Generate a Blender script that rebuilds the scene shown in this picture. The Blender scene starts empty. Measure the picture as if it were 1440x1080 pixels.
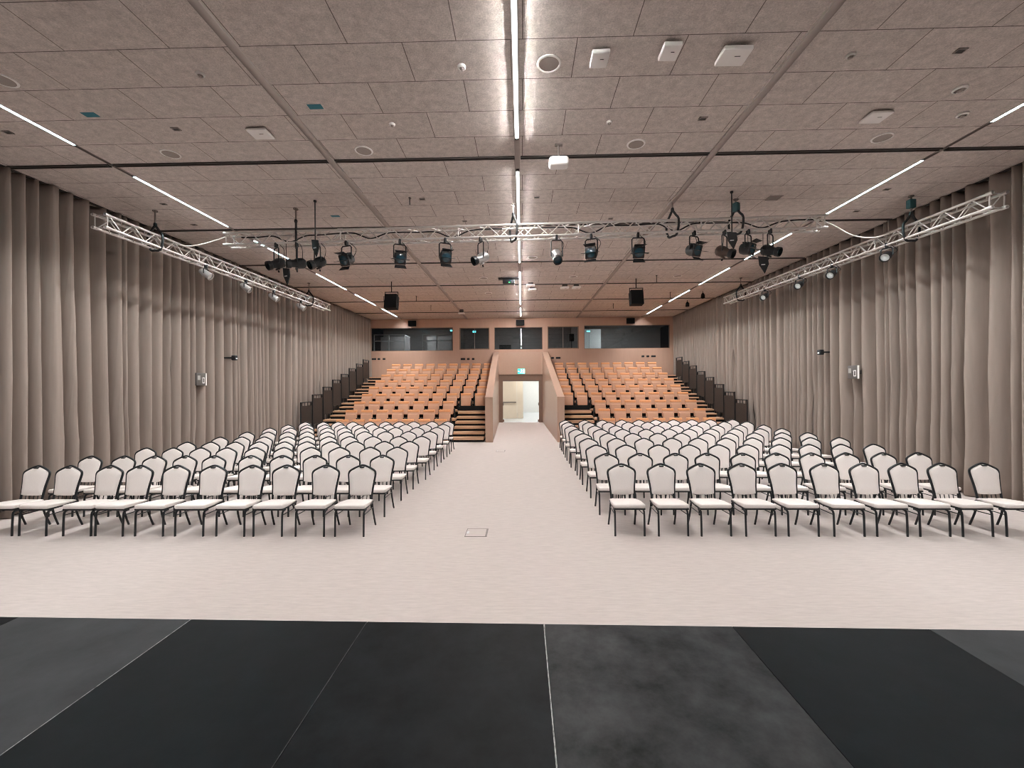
import bpy, bmesh, math, random
from mathutils import Vector, Matrix, Euler
random.seed(7)
S = bpy.context.scene
C = bpy.context.collection
PI = math.pi

# ------------------------------------------------------------------ camera, world, exposure
CAM_Z = 2.25
cam_d = bpy.data.cameras.new('camera')
cam_d.sensor_width = 36.0
cam_d.sensor_fit = 'HORIZONTAL'
cam_d.lens = 36.0 * 595.0 / 1440.0
cam_d.clip_start = 0.02
cam_d.clip_end = 200
cam = bpy.data.objects.new('camera', cam_d)
C.objects.link(cam)
R = Matrix.Rotation(0.0240, 4, 'Z') @ Matrix.Rotation(-0.00137, 4, 'X') @ Matrix.Rotation(0.0069, 4, 'Y') @ Matrix.Rotation(PI / 2, 4, 'X')
cam.matrix_world = Matrix.Translation((0, 0, CAM_Z)) @ R
S.camera = cam

w = bpy.data.worlds.new('world')
w.use_nodes = True
w.node_tree.nodes['Background'].inputs[0].default_value = (0.02, 0.02, 0.022, 1)
w.node_tree.nodes['Background'].inputs[1].default_value = 0.3
S.world = w
S.view_settings.view_transform = 'Standard'
S.view_settings.look = 'None'
S.view_settings.gamma = 1.0
S.view_settings.use_curve_mapping = False
S.view_settings.exposure = 0.42
S.cycles.filter_width = 1.0
S.cycles.max_bounces = 8
S.cycles.diffuse_bounces = 5
S.cycles.sample_clamp_indirect = 6.0

LED_CENTRE = 330.0       # radiance of the strip lights' diffusers
LED_SIDE = 600.0
LED_NEAR = 600.0
LED_REAR = 470.0
LED_COLOR = (1.0, 0.97, 0.945)

# ------------------------------------------------------------------ materials
def rgb(r, g, b):
    f = lambda c: (c / 255 / 12.92) if c / 255 <= 0.04045 else ((c / 255 + 0.055) / 1.055) ** 2.4
    return (f(r), f(g), f(b))

def mat(name, col, rough=0.6, metal=0.0, var=0.0, scale=8.0, stretch=(1, 1, 1), bump=0.0, spec=0.5, detail=6.0, sheen=0.0):
    m = bpy.data.materials.new(name)
    m.use_nodes = True
    nt = m.node_tree
    b = nt.nodes['Principled BSDF']
    b.inputs['Base Color'].default_value = (*col, 1)
    b.inputs['Roughness'].default_value = rough
    b.inputs['Metallic'].default_value = metal
    b.inputs['Specular IOR Level'].default_value = spec
    if sheen:
        b.inputs['Sheen Weight'].default_value = sheen
    if var or bump:
        tc = nt.nodes.new('ShaderNodeTexCoord')
        mp = nt.nodes.new('ShaderNodeMapping')
        mp.inputs['Scale'].default_value = stretch
        nt.links.new(tc.outputs['Object'], mp.inputs['Vector'])
        nz = nt.nodes.new('ShaderNodeTexNoise')
        nz.inputs['Scale'].default_value = scale
        nz.inputs['Detail'].default_value = detail
        nz.inputs['Roughness'].default_value = 0.65
        nt.links.new(mp.outputs[0], nz.inputs['Vector'])
        if var:
            cr = nt.nodes.new('ShaderNodeValToRGB')
            cr.color_ramp.elements[0].position = 0.28
            cr.color_ramp.elements[1].position = 0.72
            cr.color_ramp.elements[0].color = (*[max(0, c * (1 - var)) for c in col], 1)
            cr.color_ramp.elements[1].color = (*[min(1, c * (1 + var)) for c in col], 1)
            nt.links.new(nz.outputs['Fac'], cr.inputs[0])
            nt.links.new(cr.outputs[0], b.inputs['Base Color'])
        if bump:
            bp = nt.nodes.new('ShaderNodeBump')
            bp.inputs['Strength'].default_value = bump
            bp.inputs['Distance'].default_value = 0.01
            nt.links.new(nz.outputs['Fac'], bp.inputs['Height'])
            nt.links.new(bp.outputs[0], b.inputs['Normal'])
    return m

def emit(name, col, strength):
    m = bpy.data.materials.new(name)
    m.use_nodes = True
    nt = m.node_tree
    nt.nodes.remove(nt.nodes['Principled BSDF'])
    e = nt.nodes.new('ShaderNodeEmission')
    e.inputs[0].default_value = (*col, 1)
    e.inputs[1].default_value = strength
    nt.links.new(e.outputs[0], nt.nodes['Material Output'].inputs[0])
    return m

def ceiling_mat():
    m = mat('wood_wool_panel', (0.4, 0.35, 0.33), 0.9)
    nt = m.node_tree
    b = nt.nodes['Principled BSDF']
    uv = nt.nodes.new('ShaderNodeUVMap')
    br = nt.nodes.new('ShaderNodeTexBrick')
    br.offset = 0.5
    br.offset_frequency = 2
    br.inputs['Scale'].default_value = 1.0
    br.inputs['Brick Width'].default_value = 1.2
    br.inputs['Row Height'].default_value = 0.6
    br.inputs['Mortar Size'].default_value = 0.0055
    br.inputs['Mortar Smooth'].default_value = 0.2
    br.inputs['Bias'].default_value = 0.0
    br.inputs['Color1'].default_value = (*CEIL_A, 1)
    br.inputs['Color2'].default_value = (*CEIL_B, 1)
    br.inputs['Mortar'].default_value = (0.16, 0.13, 0.12, 1)
    nt.links.new(uv.outputs[0], br.inputs['Vector'])
    n1 = nt.nodes.new('ShaderNodeTexNoise')
    n1.inputs['Scale'].default_value = 9.0
    n1.inputs['Detail'].default_value = 8.0
    n1.inputs['Roughness'].default_value = 0.75
    nt.links.new(uv.outputs[0], n1.inputs['Vector'])
    r1 = nt.nodes.new('ShaderNodeMapRange')
    r1.inputs['From Min'].default_value = 0.3
    r1.inputs['From Max'].default_value = 0.7
    r1.inputs['To Min'].default_value = 0.74
    r1.inputs['To Max'].default_value = 1.2
    nt.links.new(n1.outputs['Fac'], r1.inputs['Value'])
    n2 = nt.nodes.new('ShaderNodeTexNoise')
    n2.inputs['Scale'].default_value = 60.0
    n2.inputs['Detail'].default_value = 4.0
    nt.links.new(uv.outputs[0], n2.inputs['Vector'])
    r2 = nt.nodes.new('ShaderNodeMapRange')
    r2.inputs['From Min'].default_value = 0.3
    r2.inputs['From Max'].default_value = 0.7
    r2.inputs['To Min'].default_value = 0.84
    r2.inputs['To Max'].default_value = 1.14
    nt.links.new(n2.outputs['Fac'], r2.inputs['Value'])
    mu = nt.nodes.new('ShaderNodeMath')
    mu.operation = 'MULTIPLY'
    nt.links.new(r1.outputs[0], mu.inputs[0])
    nt.links.new(r2.outputs[0], mu.inputs[1])
    vm = nt.nodes.new('ShaderNodeVectorMath')
    vm.operation = 'SCALE'
    nt.links.new(br.outputs['Color'], vm.inputs[0])
    nt.links.new(mu.outputs[0], vm.inputs['Scale'])
    nt.links.new(vm.outputs[0], b.inputs['Base Color'])
    bp = nt.nodes.new('ShaderNodeBump')
    bp.inputs['Strength'].default_value = 0.25
    bp.inputs['Distance'].default_value = 0.01
    nt.links.new(n2.outputs['Fac'], bp.inputs['Height'])
    nt.links.new(bp.outputs[0], b.inputs['Normal'])
    return m

def glass_mat(name, tint, refl=1.0):
    m = bpy.data.materials.new(name)
    m.use_nodes = True
    nt = m.node_tree
    nt.nodes.remove(nt.nodes['Principled BSDF'])
    tr = nt.nodes.new('ShaderNodeBsdfTransparent')
    tr.inputs[0].default_value = (*tint, 1)
    gl = nt.nodes.new('ShaderNodeBsdfGlossy')
    gl.inputs['Roughness'].default_value = 0.02
    fr = nt.nodes.new('ShaderNodeFresnel')
    fr.inputs['IOR'].default_value = 1.5
    mx = nt.nodes.new('ShaderNodeMixShader')
    nt.links.new(fr.outputs[0], mx.inputs[0])
    nt.links.new(tr.outputs[0], mx.inputs[1])
    nt.links.new(gl.outputs[0], mx.inputs[2])
    nt.links.new(mx.outputs[0], nt.nodes['Material Output'].inputs[0])
    return m

CEIL_A = (0.62, 0.55, 0.515)
CEIL_B = (0.58, 0.515, 0.48)
M = {}
M['ceiling'] = ceiling_mat()
M['carpet'] = mat('pale_carpet', (0.55, 0.49, 0.465), 0.95, var=0.09, scale=14, stretch=(0.35, 2.2, 1), bump=0.15, spec=0.1)
M['curtain'] = mat('taupe_curtain', (0.33, 0.272, 0.24), 0.95, var=0.05, scale=5, stretch=(3, 3, 0.3), spec=0.05)
M['curtain_dark'] = mat('dark_curtain', (0.10, 0.085, 0.08), 0.95, spec=0.1)
M['laminate'] = mat('beech_laminate', (0.48, 0.31, 0.235), 0.42, var=0.04, scale=3, stretch=(4, 4, 0.4), spec=0.35)
M['portal'] = mat('portal_laminate', (0.47, 0.315, 0.24), 0.3, var=0.03, scale=3, stretch=(4, 0.6, 4), spec=0.5)
M['frame_brown'] = mat('brown_frame', (0.20, 0.125, 0.09), 0.5)
M['seat_tan'] = mat('tan_upholstery', (0.62, 0.37, 0.255), 0.75, var=0.05, scale=60, spec=0.2)
M['seat_top_lit'] = mat('lit_orange_edge', (0.78, 0.38, 0.18), 0.5, var=0.05, scale=20, spec=0.3)  # lit top of the tan seats put into a brighter orange
M['wood_tread'] = mat('wood_tread', (0.52, 0.315, 0.20), 0.5, var=0.08, scale=6, stretch=(0.4, 4, 4), spec=0.3)
M['black_metal'] = mat('black_powder_metal', (0.012, 0.013, 0.015), 0.45, var=0.15, scale=30, spec=0.4)
M['black_matte'] = mat('black_matte', (0.008, 0.008, 0.009), 0.8, var=0.1, scale=30, spec=0.2)
M['rail_mesh'] = mat('dark_rail_panel', (0.035, 0.027, 0.023), 0.6, var=0.25, scale=40, spec=0.3)
M['chair_white'] = mat('cream_upholstery', (0.89, 0.83, 0.80), 0.8, var=0.03, scale=90, bump=0.04, spec=0.2)
M['chair_frame'] = mat('black_chair_frame', (0.012, 0.015, 0.018), 0.38, spec=0.5)
M['aluminium'] = mat('brushed_aluminium', (0.62, 0.585, 0.565), 0.42, 0.5, var=0.06, scale=25)
M['silver'] = mat('silver_lamp', (0.62, 0.62, 0.62), 0.3, 0.8)
M['bronze'] = mat('bronze_lamp', (0.07, 0.045, 0.035), 0.45, 0.3)
M['lens'] = mat('lens_glass', (0.02, 0.06, 0.085), 0.12, spec=0.8)
M['lens_pale'] = mat('frosted_lens', (0.75, 0.8, 0.8), 0.3)
M['white_plastic'] = mat('white_plastic', (0.93, 0.90, 0.88), 0.45, var=0.02)
M['grey_metal'] = mat('grey_metal', (0.21, 0.18, 0.165), 0.45, 0.3, var=0.05)
M['track'] = mat('ceiling_track', (0.30, 0.255, 0.235), 0.45, 0.2, var=0.04)
M['track_dark'] = mat('dark_track', (0.05, 0.043, 0.04), 0.6, var=0.1)
M['blue_tape'] = mat('blue_tape', (0.015, 0.16, 0.21), 0.6, var=0.1)
M['teal_motor'] = mat('teal_motor', (0.02, 0.09, 0.10), 0.5, var=0.2, scale=40)
M['cable_white'] = mat('white_cable', (0.6, 0.56, 0.52), 0.5)
M['rubber'] = mat('black_cable', (0.01, 0.01, 0.011), 0.6)
M['grille'] = mat('speaker_grille', (0.34, 0.295, 0.27), 0.8, var=0.1, scale=200)
M['led'] = emit('led_diffuser', LED_COLOR, LED_CENTRE)
M['led_near'] = emit('led_diffuser_near', LED_COLOR, LED_NEAR)
M['led_rear'] = emit('led_diffuser_rear', LED_COLOR, LED_REAR)
M['led_glow'] = emit('led_diffuser_centre_edge', (1.0, 1.0, 1.0), 3.0)
M['reflector'] = mat('led_reflector', (0.30, 0.72, 0.80), 0.35)  # cyan fringe of the strip light put into the plate colour
M['led_side'] = emit('led_diffuser_side', (0.96, 0.97, 0.96), LED_SIDE)
M['exit_green'] = emit('exit_sign_face', (0.05, 0.75, 0.62), 1.6)
M['exit_white'] = emit('exit_sign_mark', (0.85, 1.0, 0.97), 3.0)
M['emergency'] = emit('emergency_lamp', (0.12, 0.9, 1.0), 5.0)
M['control_room_fill'] = emit('control_room_fill', (0.95, 1.0, 1.0), 220.0)  # added lamp, brightens the control room behind the glass
M['green_led'] = emit('status_led', (0.1, 1.0, 0.25), 2.0)
M['corridor_wall'] = mat('corridor_white', (0.80, 0.80, 0.77), 0.6, var=0.02)
M['corridor_door'] = mat('corridor_cream', (0.78, 0.70, 0.56), 0.5, var=0.03, scale=3)
M['corridor_floor'] = mat('corridor_floor', (0.62, 0.66, 0.68), 0.25, var=0.03)
M['corridor_lamp'] = emit('corridor_lamp', (1.0, 0.98, 0.95), 9.5)
M['booth_wall'] = mat('control_room_wall', (0.30, 0.27, 0.26), 0.8, var=0.08, scale=4)
M['booth_frame'] = mat('booth_frame', (0.55, 0.52, 0.50), 0.5)
M['glass'] = glass_mat('window_glass', (0.62, 0.66, 0.68))
M['display'] = mat('panel_display', (0.42, 0.42, 0.40), 0.3)
M['panel_grey'] = mat('panel_grey', (0.11, 0.10, 0.095), 0.5)
def stage_mat(name, col, var, sc, rough):
    return mat(name, col, rough, var=var, scale=sc, spec=0.08, bump=0.05, detail=9)
M['deck_dark'] = stage_mat('black_vinyl', (0.0055, 0.006, 0.0072), 0.35, 5, 0.5)
M['deck_mid'] = stage_mat('charcoal_vinyl', (0.0075, 0.0082, 0.0095), 0.5, 6, 0.55)
M['deck_grey'] = stage_mat('grey_vinyl', (0.050, 0.052, 0.055), 0.25, 3, 0.55)
M['deck_mottled'] = stage_mat('mottled_grey_vinyl', (0.033, 0.0335, 0.035), 0.75, 4, 0.5)
M['deck_scuff'] = mat('scuffed_joint', (0.05, 0.05, 0.05), 0.7, var=0.95, scale=9)
M['deck_seam'] = mat('pale_seam', (0.30, 0.30, 0.29), 0.7, var=0.8, scale=25)

# ------------------------------------------------------------------ mesh helpers
class MB:
    def __init__(s):
        s.bm = bmesh.new()
    def box(s, c, d, rot=None, bevel=0.0, seg=2):
        r = bmesh.ops.create_cube(s.bm, size=1.0)
        vs = r['verts']
        mtx = Matrix.Translation(c) @ (rot.to_4x4() if rot else Matrix.Identity(4)) @ Matrix.Diagonal((*d, 1))
        bmesh.ops.transform(s.bm, matrix=mtx, verts=vs)
        if bevel:
            es = list({e for v in vs for e in v.link_edges})
            bmesh.ops.bevel(s.bm, geom=es, offset=bevel, segments=seg, profile=0.5, affect='EDGES')
        return s
    def b2(s, x0, x1, y0, y1, z0, z1, bevel=0.0):
        return s.box(((x0 + x1) / 2, (y0 + y1) / 2, (z0 + z1) / 2), (abs(x1 - x0), abs(y1 - y0), abs(z1 - z0)), bevel=bevel)
    def tube(s, pts, r, n=8, closed=False, cap=True):
        pts = [Vector(p) for p in pts]
        rs = r if isinstance(r, (list, tuple)) else [r] * len(pts)
        rings = []
        m = len(pts)
        up = None
        for i, p in enumerate(pts):
            if closed:
                t = (pts[(i + 1) % m] - pts[i - 1]).normalized()
            else:
                t = (pts[min(i + 1, m - 1)] - pts[max(i - 1, 0)]).normalized()
            if up is None:
                a = Vector((0, 0, 1)) if abs(t.z) < 0.9 else Vector((0, 1, 0))
                up = (a - t * a.dot(t)).normalized()
            else:
                up = (up - t * up.dot(t))
                up = up.normalized() if up.length > 1e-6 else t.orthogonal().normalized()
            sd = t.cross(up)
            rings.append([s.bm.verts.new(p + (up * math.cos(2 * PI * k / n) + sd * math.sin(2 * PI * k / n)) * rs[i]) for k in range(n)])
        rng = range(m) if closed else range(m - 1)
        for i in rng:
            a, b = rings[i], rings[(i + 1) % m]
            for k in range(n):
                s.bm.faces.new((a[k], a[(k + 1) % n], b[(k + 1) % n], b[k]))
        if cap and not closed:
            s.bm.faces.new(rings[0][::-1])
            s.bm.faces.new(rings[-1])
        return s
    def lathe(s, prof, axis='Z', n=20, o=(0, 0, 0), ring=False):
        if ring:
            prof = list(prof) + [prof[0]]
        rings = []
        for (r, h) in prof:
            ring = []
            for k in range(n):
                a = 2 * PI * k / n
                p = (r * math.cos(a), r * math.sin(a), h)
                if axis == 'Y':
                    p = (p[0], p[2], p[1])
                elif axis == 'X':
                    p = (p[2], p[0], p[1])
                ring.append(s.bm.verts.new((p[0] + o[0], p[1] + o[1], p[2] + o[2])))
            rings.append(ring)
        for a, b in zip(rings, rings[1:]):
            for k in range(n):
                s.bm.faces.new((a[k], a[(k + 1) % n], b[(k + 1) % n], b[k]))
        if ring:
            bmesh.ops.remove_doubles(s.bm, verts=rings[0] + rings[-1], dist=1e-6)
        else:
            s.bm.faces.new(rings[0][::-1])
            s.bm.faces.new(rings[-1])
        return s
    def prism(s, poly, y0, y1, axis='Y'):
        f = (lambda a, b, t: (a, t, b)) if axis == 'Y' else ((lambda a, b, t: (t, a, b)) if axis == 'X' else (lambda a, b, t: (a, b, t)))
        A = [s.bm.verts.new(f(a, b, y0)) for a, b in poly]
        B = [s.bm.verts.new(f(a, b, y1)) for a, b in poly]
        n = len(poly)
        s.bm.faces.new(A)
        s.bm.faces.new(B[::-1])
        for i in range(n):
            s.bm.faces.new((A[i], B[i], B[(i + 1) % n], A[(i + 1) % n]))
        return s
    def mesh(s, name, m, smooth=True):
        bmesh.ops.recalc_face_normals(s.bm, faces=s.bm.faces[:])
        me = bpy.data.meshes.new(name)
        s.bm.to_mesh(me)
        s.bm.free()
        me.materials.append(M[m] if isinstance(m, str) else m)
        if smooth:
            for p in me.polygons:
                p.use_smooth = True
            try:
                me.set_sharp_from_angle(angle=math.radians(38))
            except Exception:
                pass
        return me
    def obj(s, name, m, parent=None, loc=None, rot=None, smooth=True, label=None):
        o = bpy.data.objects.new(name, s.mesh(name, m, smooth))
        C.objects.link(o)
        if parent:
            o.parent = parent
        if loc:
            o.location = loc
        if rot:
            o.rotation_euler = rot
        if label:
            o['label'] = label
        return o

def thing(name, label, cat, loc=(0, 0, 0), rot=(0, 0, 0), group=None):
    o = bpy.data.objects.new(name, None)
    o.empty_display_size = 0.1
    C.objects.link(o)
    o.location = loc
    o.rotation_euler = rot
    return tag(o, label, cat, group)

def tag(o, label, cat, group=None):
    o['label'] = label
    o['category'] = cat
    if group:
        o['group'] = group
    return o

def struct(o, label=None, cat=None):
    o['kind'] = 'structure'
    if label:
        o['label'] = label
    if cat:
        o['category'] = cat
    return o

def dup(root, loc, rot=None, label=None):
    r = root.copy()
    C.objects.link(r)
    r.location = loc
    if rot is not None:
        r.rotation_euler = rot
    if label:
        r['label'] = label
    for ch in root.children:
        c = ch.copy()
        C.objects.link(c)
        c.parent = r
        for g in ch.children:
            d = g.copy()
            C.objects.link(d)
            d.parent = c
    return r

ORD = ['first', 'second', 'third', 'fourth', 'fifth', 'sixth', 'seventh', 'eighth', 'ninth', 'tenth']

# ------------------------------------------------------------------ room shell
ZC = 6.01           # ceiling height
YB = 24.4           # back wall
YF = -7.0           # wall behind the camera
XL, XR = -9.4, 9.25

struct(MB().b2(XL - 0.2, XR + 0.2, YF - 0.2, YB, -0.12, 0.0).obj('floor', 'carpet', smooth=False), 'pale pinkish carpet floor of the hall', 'floor')

def ceiling():
    bm = bmesh.new()
    uvl = bm.loops.layers.uv.new('UVMap')
    xs = [XL - 0.2, -6.975, -6.925, -3.17, -0.05, 3.15, 6.835, 6.885, XR + 0.2]
    sh = [0.9, None, 0.9, 0.1, 0.57, 0.38, None, 0.38]
    ys = [7.04 + 3.015 * k for k in range(-5, 6)] + [YB + 0.0]
    for j in range(len(ys) - 1):
        y0, y1 = ys[j], min(ys[j + 1], YB)
        for i in range(len(xs) - 1):
            if sh[i] is None:
                continue
            vs = [bm.verts.new(p) for p in ((xs[i], y0, ZC), (xs[i], y1, ZC), (xs[i + 1], y1, ZC), (xs[i + 1], y0, ZC))]
            f = bm.faces.new(vs)
            v0 = 30 + 3.0 * (j - 4)
            for l in f.loops:
                c = l.vert.co
                l[uvl].uv = (c.x + sh[i] + 12, v0 + (c.y - y0) / 3.015 * 3.0)
    top = bmesh.ops.create_cube(bm, size=1.0)['verts']
    bmesh.ops.transform(bm, matrix=Matrix.Translation(((XL + XR) / 2, (YF + YB) / 2, ZC + 0.22)) @ Matrix.Diagonal((XR - XL + 0.4, YB - YF + 0.4, 0.2, 1)), verts=top)
    me = bpy.data.meshes.new('ceiling')
    bm.to_mesh(me)
    bm.free()
    me.materials.append(M['ceiling'])
    o = bpy.data.objects.new('ceiling', me)
    C.objects.link(o)
    struct(o, 'grey mineral fibre panel ceiling in brick-like courses', 'ceiling')
ceiling()

struct(MB().b2(XL - 0.2, XL, YF, YB, 0, ZC).obj('wall_left', 'curtain_dark', smooth=False), 'dark side wall behind the left curtain', 'wall')
struct(MB().b2(XR, XR + 0.2, YF, YB, 0, ZC).obj('wall_right', 'curtain_dark', smooth=False), 'dark side wall behind the right curtain', 'wall')
struct(MB().b2(XL, XR, YF - 0.2, YF, 0, ZC).obj('wall_front', 'grey_metal', smooth=False), 'grey wall behind the stage', 'wall')

# back wall with five window openings and one door opening
WIN = [(-8.78, -3.99, 4.17, 5.52), (-3.61, -1.87, 4.22, 5.49), (-1.59, 1.19, 4.20, 5.49), (1.48, 3.27, 4.22, 5.52), (3.58, 8.46, 4.21, 5.55)]
DOOR = (-1.33, 1.17, 0.0, 2.76)
WT = 0.22
mb = MB()
mb.b2(XL, DOOR[0], YB, YB + WT, 0, 4.17)
mb.b2(DOOR[1], XR, YB, YB + WT, 0, 4.17)
mb.b2(DOOR[0], DOOR[1], YB, YB + WT, DOOR[3], 4.17)
mb.b2(XL, XR, YB, YB + WT, 5.55, ZC)
xs = [XL] + [v for wn in WIN for v in (wn[0], wn[1])] + [XR]
for i in range(0, len(xs), 2):
    mb.b2(xs[i], xs[i + 1], YB, YB + WT, 4.17, 5.55)
for wn in WIN:
    if wn[2] > 4.175:
        mb.b2(wn[0], wn[1], YB, YB + WT, 4.17, wn[2])
    if wn[3] < 5.545:
        mb.b2(wn[0], wn[1], YB, YB + WT, wn[3], 5.55)
struct(mb.obj('wall_back', 'laminate', smooth=False), 'beech laminate back wall with control room windows', 'wall')
for i, (x0, x1, z0, z1) in enumerate(WIN):
    deep = i in (1, 3)
    fr = MB()
    t = 0.05 if deep else 0.025
    yy0, yy1 = YB + 0.02, YB + 0.14
    fr.b2(x0, x1, yy0, yy1, z0, z0 + t).b2(x0, x1, yy0, yy1, z1 - t, z1).b2(x0, x0 + t, yy0, yy1, z0 + t, z1 - t).b2(x1 - t, x1, yy0, yy1, z0 + t, z1 - t)
    f = struct(fr.obj('window_%d' % (i + 1), 'frame_brown', smooth=False), ['wide window at the left end of the back wall', 'small two-pane window left of the doorway', 'window directly above the doorway', 'small two-pane window right of the doorway', 'wide window at the right end of the back wall'][i], 'window')
    MB().b2(x0 + t, x1 - t, YB + 0.07, YB + 0.08, z0 + t, z1 - t).obj('pane', 'glass', f, smooth=False)
    if deep:
        MB().b2((x0 + x1) / 2 - 0.015, (x0 + x1) / 2 + 0.015, YB + 0.03, YB + 0.12, z0 + t, z1 - t).obj('mullion', 'grey_metal', f, smooth=False)

# door frame and doorway
d = MB()
d.b2(DOOR[0], -1.12, YB + 0.0, YB + WT, 0, 2.76).b2(0.96, DOOR[1], YB + 0.0, YB + WT, 0, 2.76).b2(-1.12, 0.96, YB, YB + WT, 2.42, 2.76)
o = struct(d.obj('door_1', 'frame_brown', smooth=False), 'brown framed doorway open to the bright corridor', 'door')
for sx in (-1.12, 0.96):
    s = 1 if sx < 0 else -1
    MB().box((sx + s * 0.02, YB + 0.05, 1.05), (0.05, 0.06, 0.16), bevel=0.01).obj('door_handle', 'grey_metal', o)
    MB().box((sx + s * 0.03, YB + 0.04, 0.10), (0.07, 0.06, 0.14), bevel=0.01).obj('door_stop', 'frame_brown', o)
MB().b2(-1.12, 0.96, YB + 0.02, YB + 0.06, 2.37, 2.42).obj('door_closer', 'grey_metal', o, smooth=False)

# corridor beyond
YC = 33.0
struct(MB().b2(-4.2, 4.6, YB, YC, -0.12, 0.0).obj('floor_corridor', 'corridor_floor', smooth=False), 'pale corridor floor beyond the doorway', 'floor')
struct(MB().b2(-4.2, 4.6, YB + WT, YC, 3.0, 3.1).obj('ceiling_corridor', 'corridor_wall', smooth=False), 'white corridor ceiling', 'ceiling')
struct(MB().b2(-4.3, 4.7, YC, YC + 0.1, 0, 3.0).obj('wall_corridor_back', 'corridor_wall', smooth=False), 'white corridor end wall', 'wall')
struct(MB().b2(-4.3, -4.2, YB + WT, YC, 0, 3.0).obj('wall_corridor_left', 'corridor_wall', smooth=False), 'white corridor side wall', 'wall')
struct(MB().b2(4.6, 4.7, YB + WT, YC, 0, 3.0).obj('wall_corridor_right', 'corridor_wall', smooth=False), 'white corridor side wall', 'wall')
dl = thing('corridor_door', 'cream double door with push bar seen through the open doorway', 'door', (-0.75, 27.0, 0))
MB().b2(-1.3, 0.40, 0, 0.06, 0.01, 2.95).obj('door_leaf', 'corridor_door', dl, smooth=False)
MB().b2(0.42, 0.80, 0, 0.06, 0.01, 2.95).obj('side_panel', 'corridor_door', dl, smooth=False)
MB().b2(-0.5, 0.36, -0.07, -0.03, 1.02, 1.08, bevel=0.01).obj('push_bar', 'grey_metal', dl)
for i, (x, y) in enumerate([(-2.4, 26.0), (0.3, 26.0), (2.6, 28.8), (0.75, 28.9), (0.75, 31.5), (2.6, 31.5)]):
    l = thing('ceiling_light', ['square ceiling light', 'square ceiling light just past the doorway', 'square ceiling light', 'square ceiling light deep in the corridor', 'square ceiling light at the corridor end', 'square ceiling light'][i] + ' in the white corridor ' + ['far side', 'near end', 'right hand', 'middle', 'back', 'corner'][i], 'light', (x, y, 3.0), group='corridor ceiling lights')
    MB().b2(-0.5, 0.5, -0.5, 0.5, -0.03, 0.0).obj('frame', 'white_plastic', l, smooth=False)
    MB().b2(-0.47, 0.47, -0.47, 0.47, -0.04, -0.03).obj('diffuser', 'corridor_lamp', l, smooth=False)

# control room behind the windows
YR = 28.5
struct(MB().b2(XL, XR, YB + WT, YR, 3.35, 3.45).obj('floor_control_room', 'booth_wall', smooth=False), 'dark control room floor', 'floor')
struct(MB().b2(XL, XR, YB + WT, YR, 5.9, ZC).obj('ceiling_control_room', 'booth_wall', smooth=False), 'dark control room ceiling', 'ceiling')
struct(MB().b2(XL, XR, YR, YR + 0.1, 3.35, ZC).obj('wall_control_room', 'booth_wall', smooth=False), 'dark control room rear wall', 'wall')
struct(MB().b2(-4.05, -3.95, YB + WT, YR, 3.45, 5.9).obj('wall_control_left', 'booth_wall', smooth=False), 'control room partition left', 'wall')
struct(MB().b2(3.3, 3.4, YB + WT, YR, 3.45, 5.9).obj('wall_control_right', 'booth_wall', smooth=False), 'control room partition right', 'wall')
for bx0, bx1, lab in ((-8.9, -7.05, 'white framed interpreter booth behind the wide left window, near the curtain'), (-5.95, -4.2, 'white framed interpreter booth behind the wide left window, near the doorway')):
    b = thing('interpreter_booth', lab, 'booth', (bx0, 25.3, 3.45))
    W = bx1 - bx0
    for X in (0, W * 0.48, W):
        MB().b2(X - 0.03, X + 0.03, -0.03, 0.03, 0, 1.78).obj('post', 'booth_frame', b, smooth=False)
    for Z in (1.40, 1.78):
        MB().b2(-0.03, W + 0.03, -0.03, 0.03, Z - 0.03, Z + 0.03).obj('rail', 'booth_frame', b, smooth=False)
    MB().b2(0.0, W, 1.2, 1.25, 0, 1.78).obj('back_panel', 'booth_wall', b, smooth=False)
    MB().b2(W - 0.02, W + 0.02, 0.0, 1.22, 1.72, 1.78).obj('side_rail', 'booth_frame', b, smooth=False)
for x, z, lab in ((-4.35, 5.60, 'small cyan emergency light behind the wide left window'), (-2.95, 5.52, 'small cyan emergency light behind the two-pane window left of the doorway'), (4.1, 5.48, 'bright cyan emergency light behind the wide right window')):
    e = thing('emergency_light', lab, 'light', (x, 26.2, z))
    MB().box((0, 0, 0.03), (0.22, 0.08, 0.06), bevel=0.01).obj('housing', 'white_plastic', e)
    MB().box((0, 0, -0.05), (0.20, 0.05, 0.08), bevel=0.01).obj('sign_face', 'emergency', e)
    MB().tube([(0, 0, 0.05), (0, 0, 5.9 - z)], 0.01).obj('stem', 'grey_metal', e)
mo = thing('monitor', 'dark monitor on a desk behind the window above the doorway', 'monitor', (-1.0, 25.3, 4.2))
MB().b2(-0.35, 0.35, 0, 0.04, 0.0, 0.36).obj('screen', 'black_metal', mo, smooth=False)
MB().b2(-0.03, 0.03, 0.0, 0.05, -0.14, 0.0).obj('stand', 'black_metal', mo, smooth=False)
dk = thing('control_desk', 'long dark desk behind the window above the doorway', 'desk', (-0.2, 25.4, 3.45))
MB().b2(-1.6, 1.6, -0.3, 0.4, 0.56, 0.6).obj('worktop', 'booth_wall', dk, smooth=False)
for sx in (-1.55, 1.5):
    MB().b2(sx, sx + 0.05, -0.25, 0.35, 0, 0.56).obj('leg', 'booth_wall', dk, smooth=False)
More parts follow.
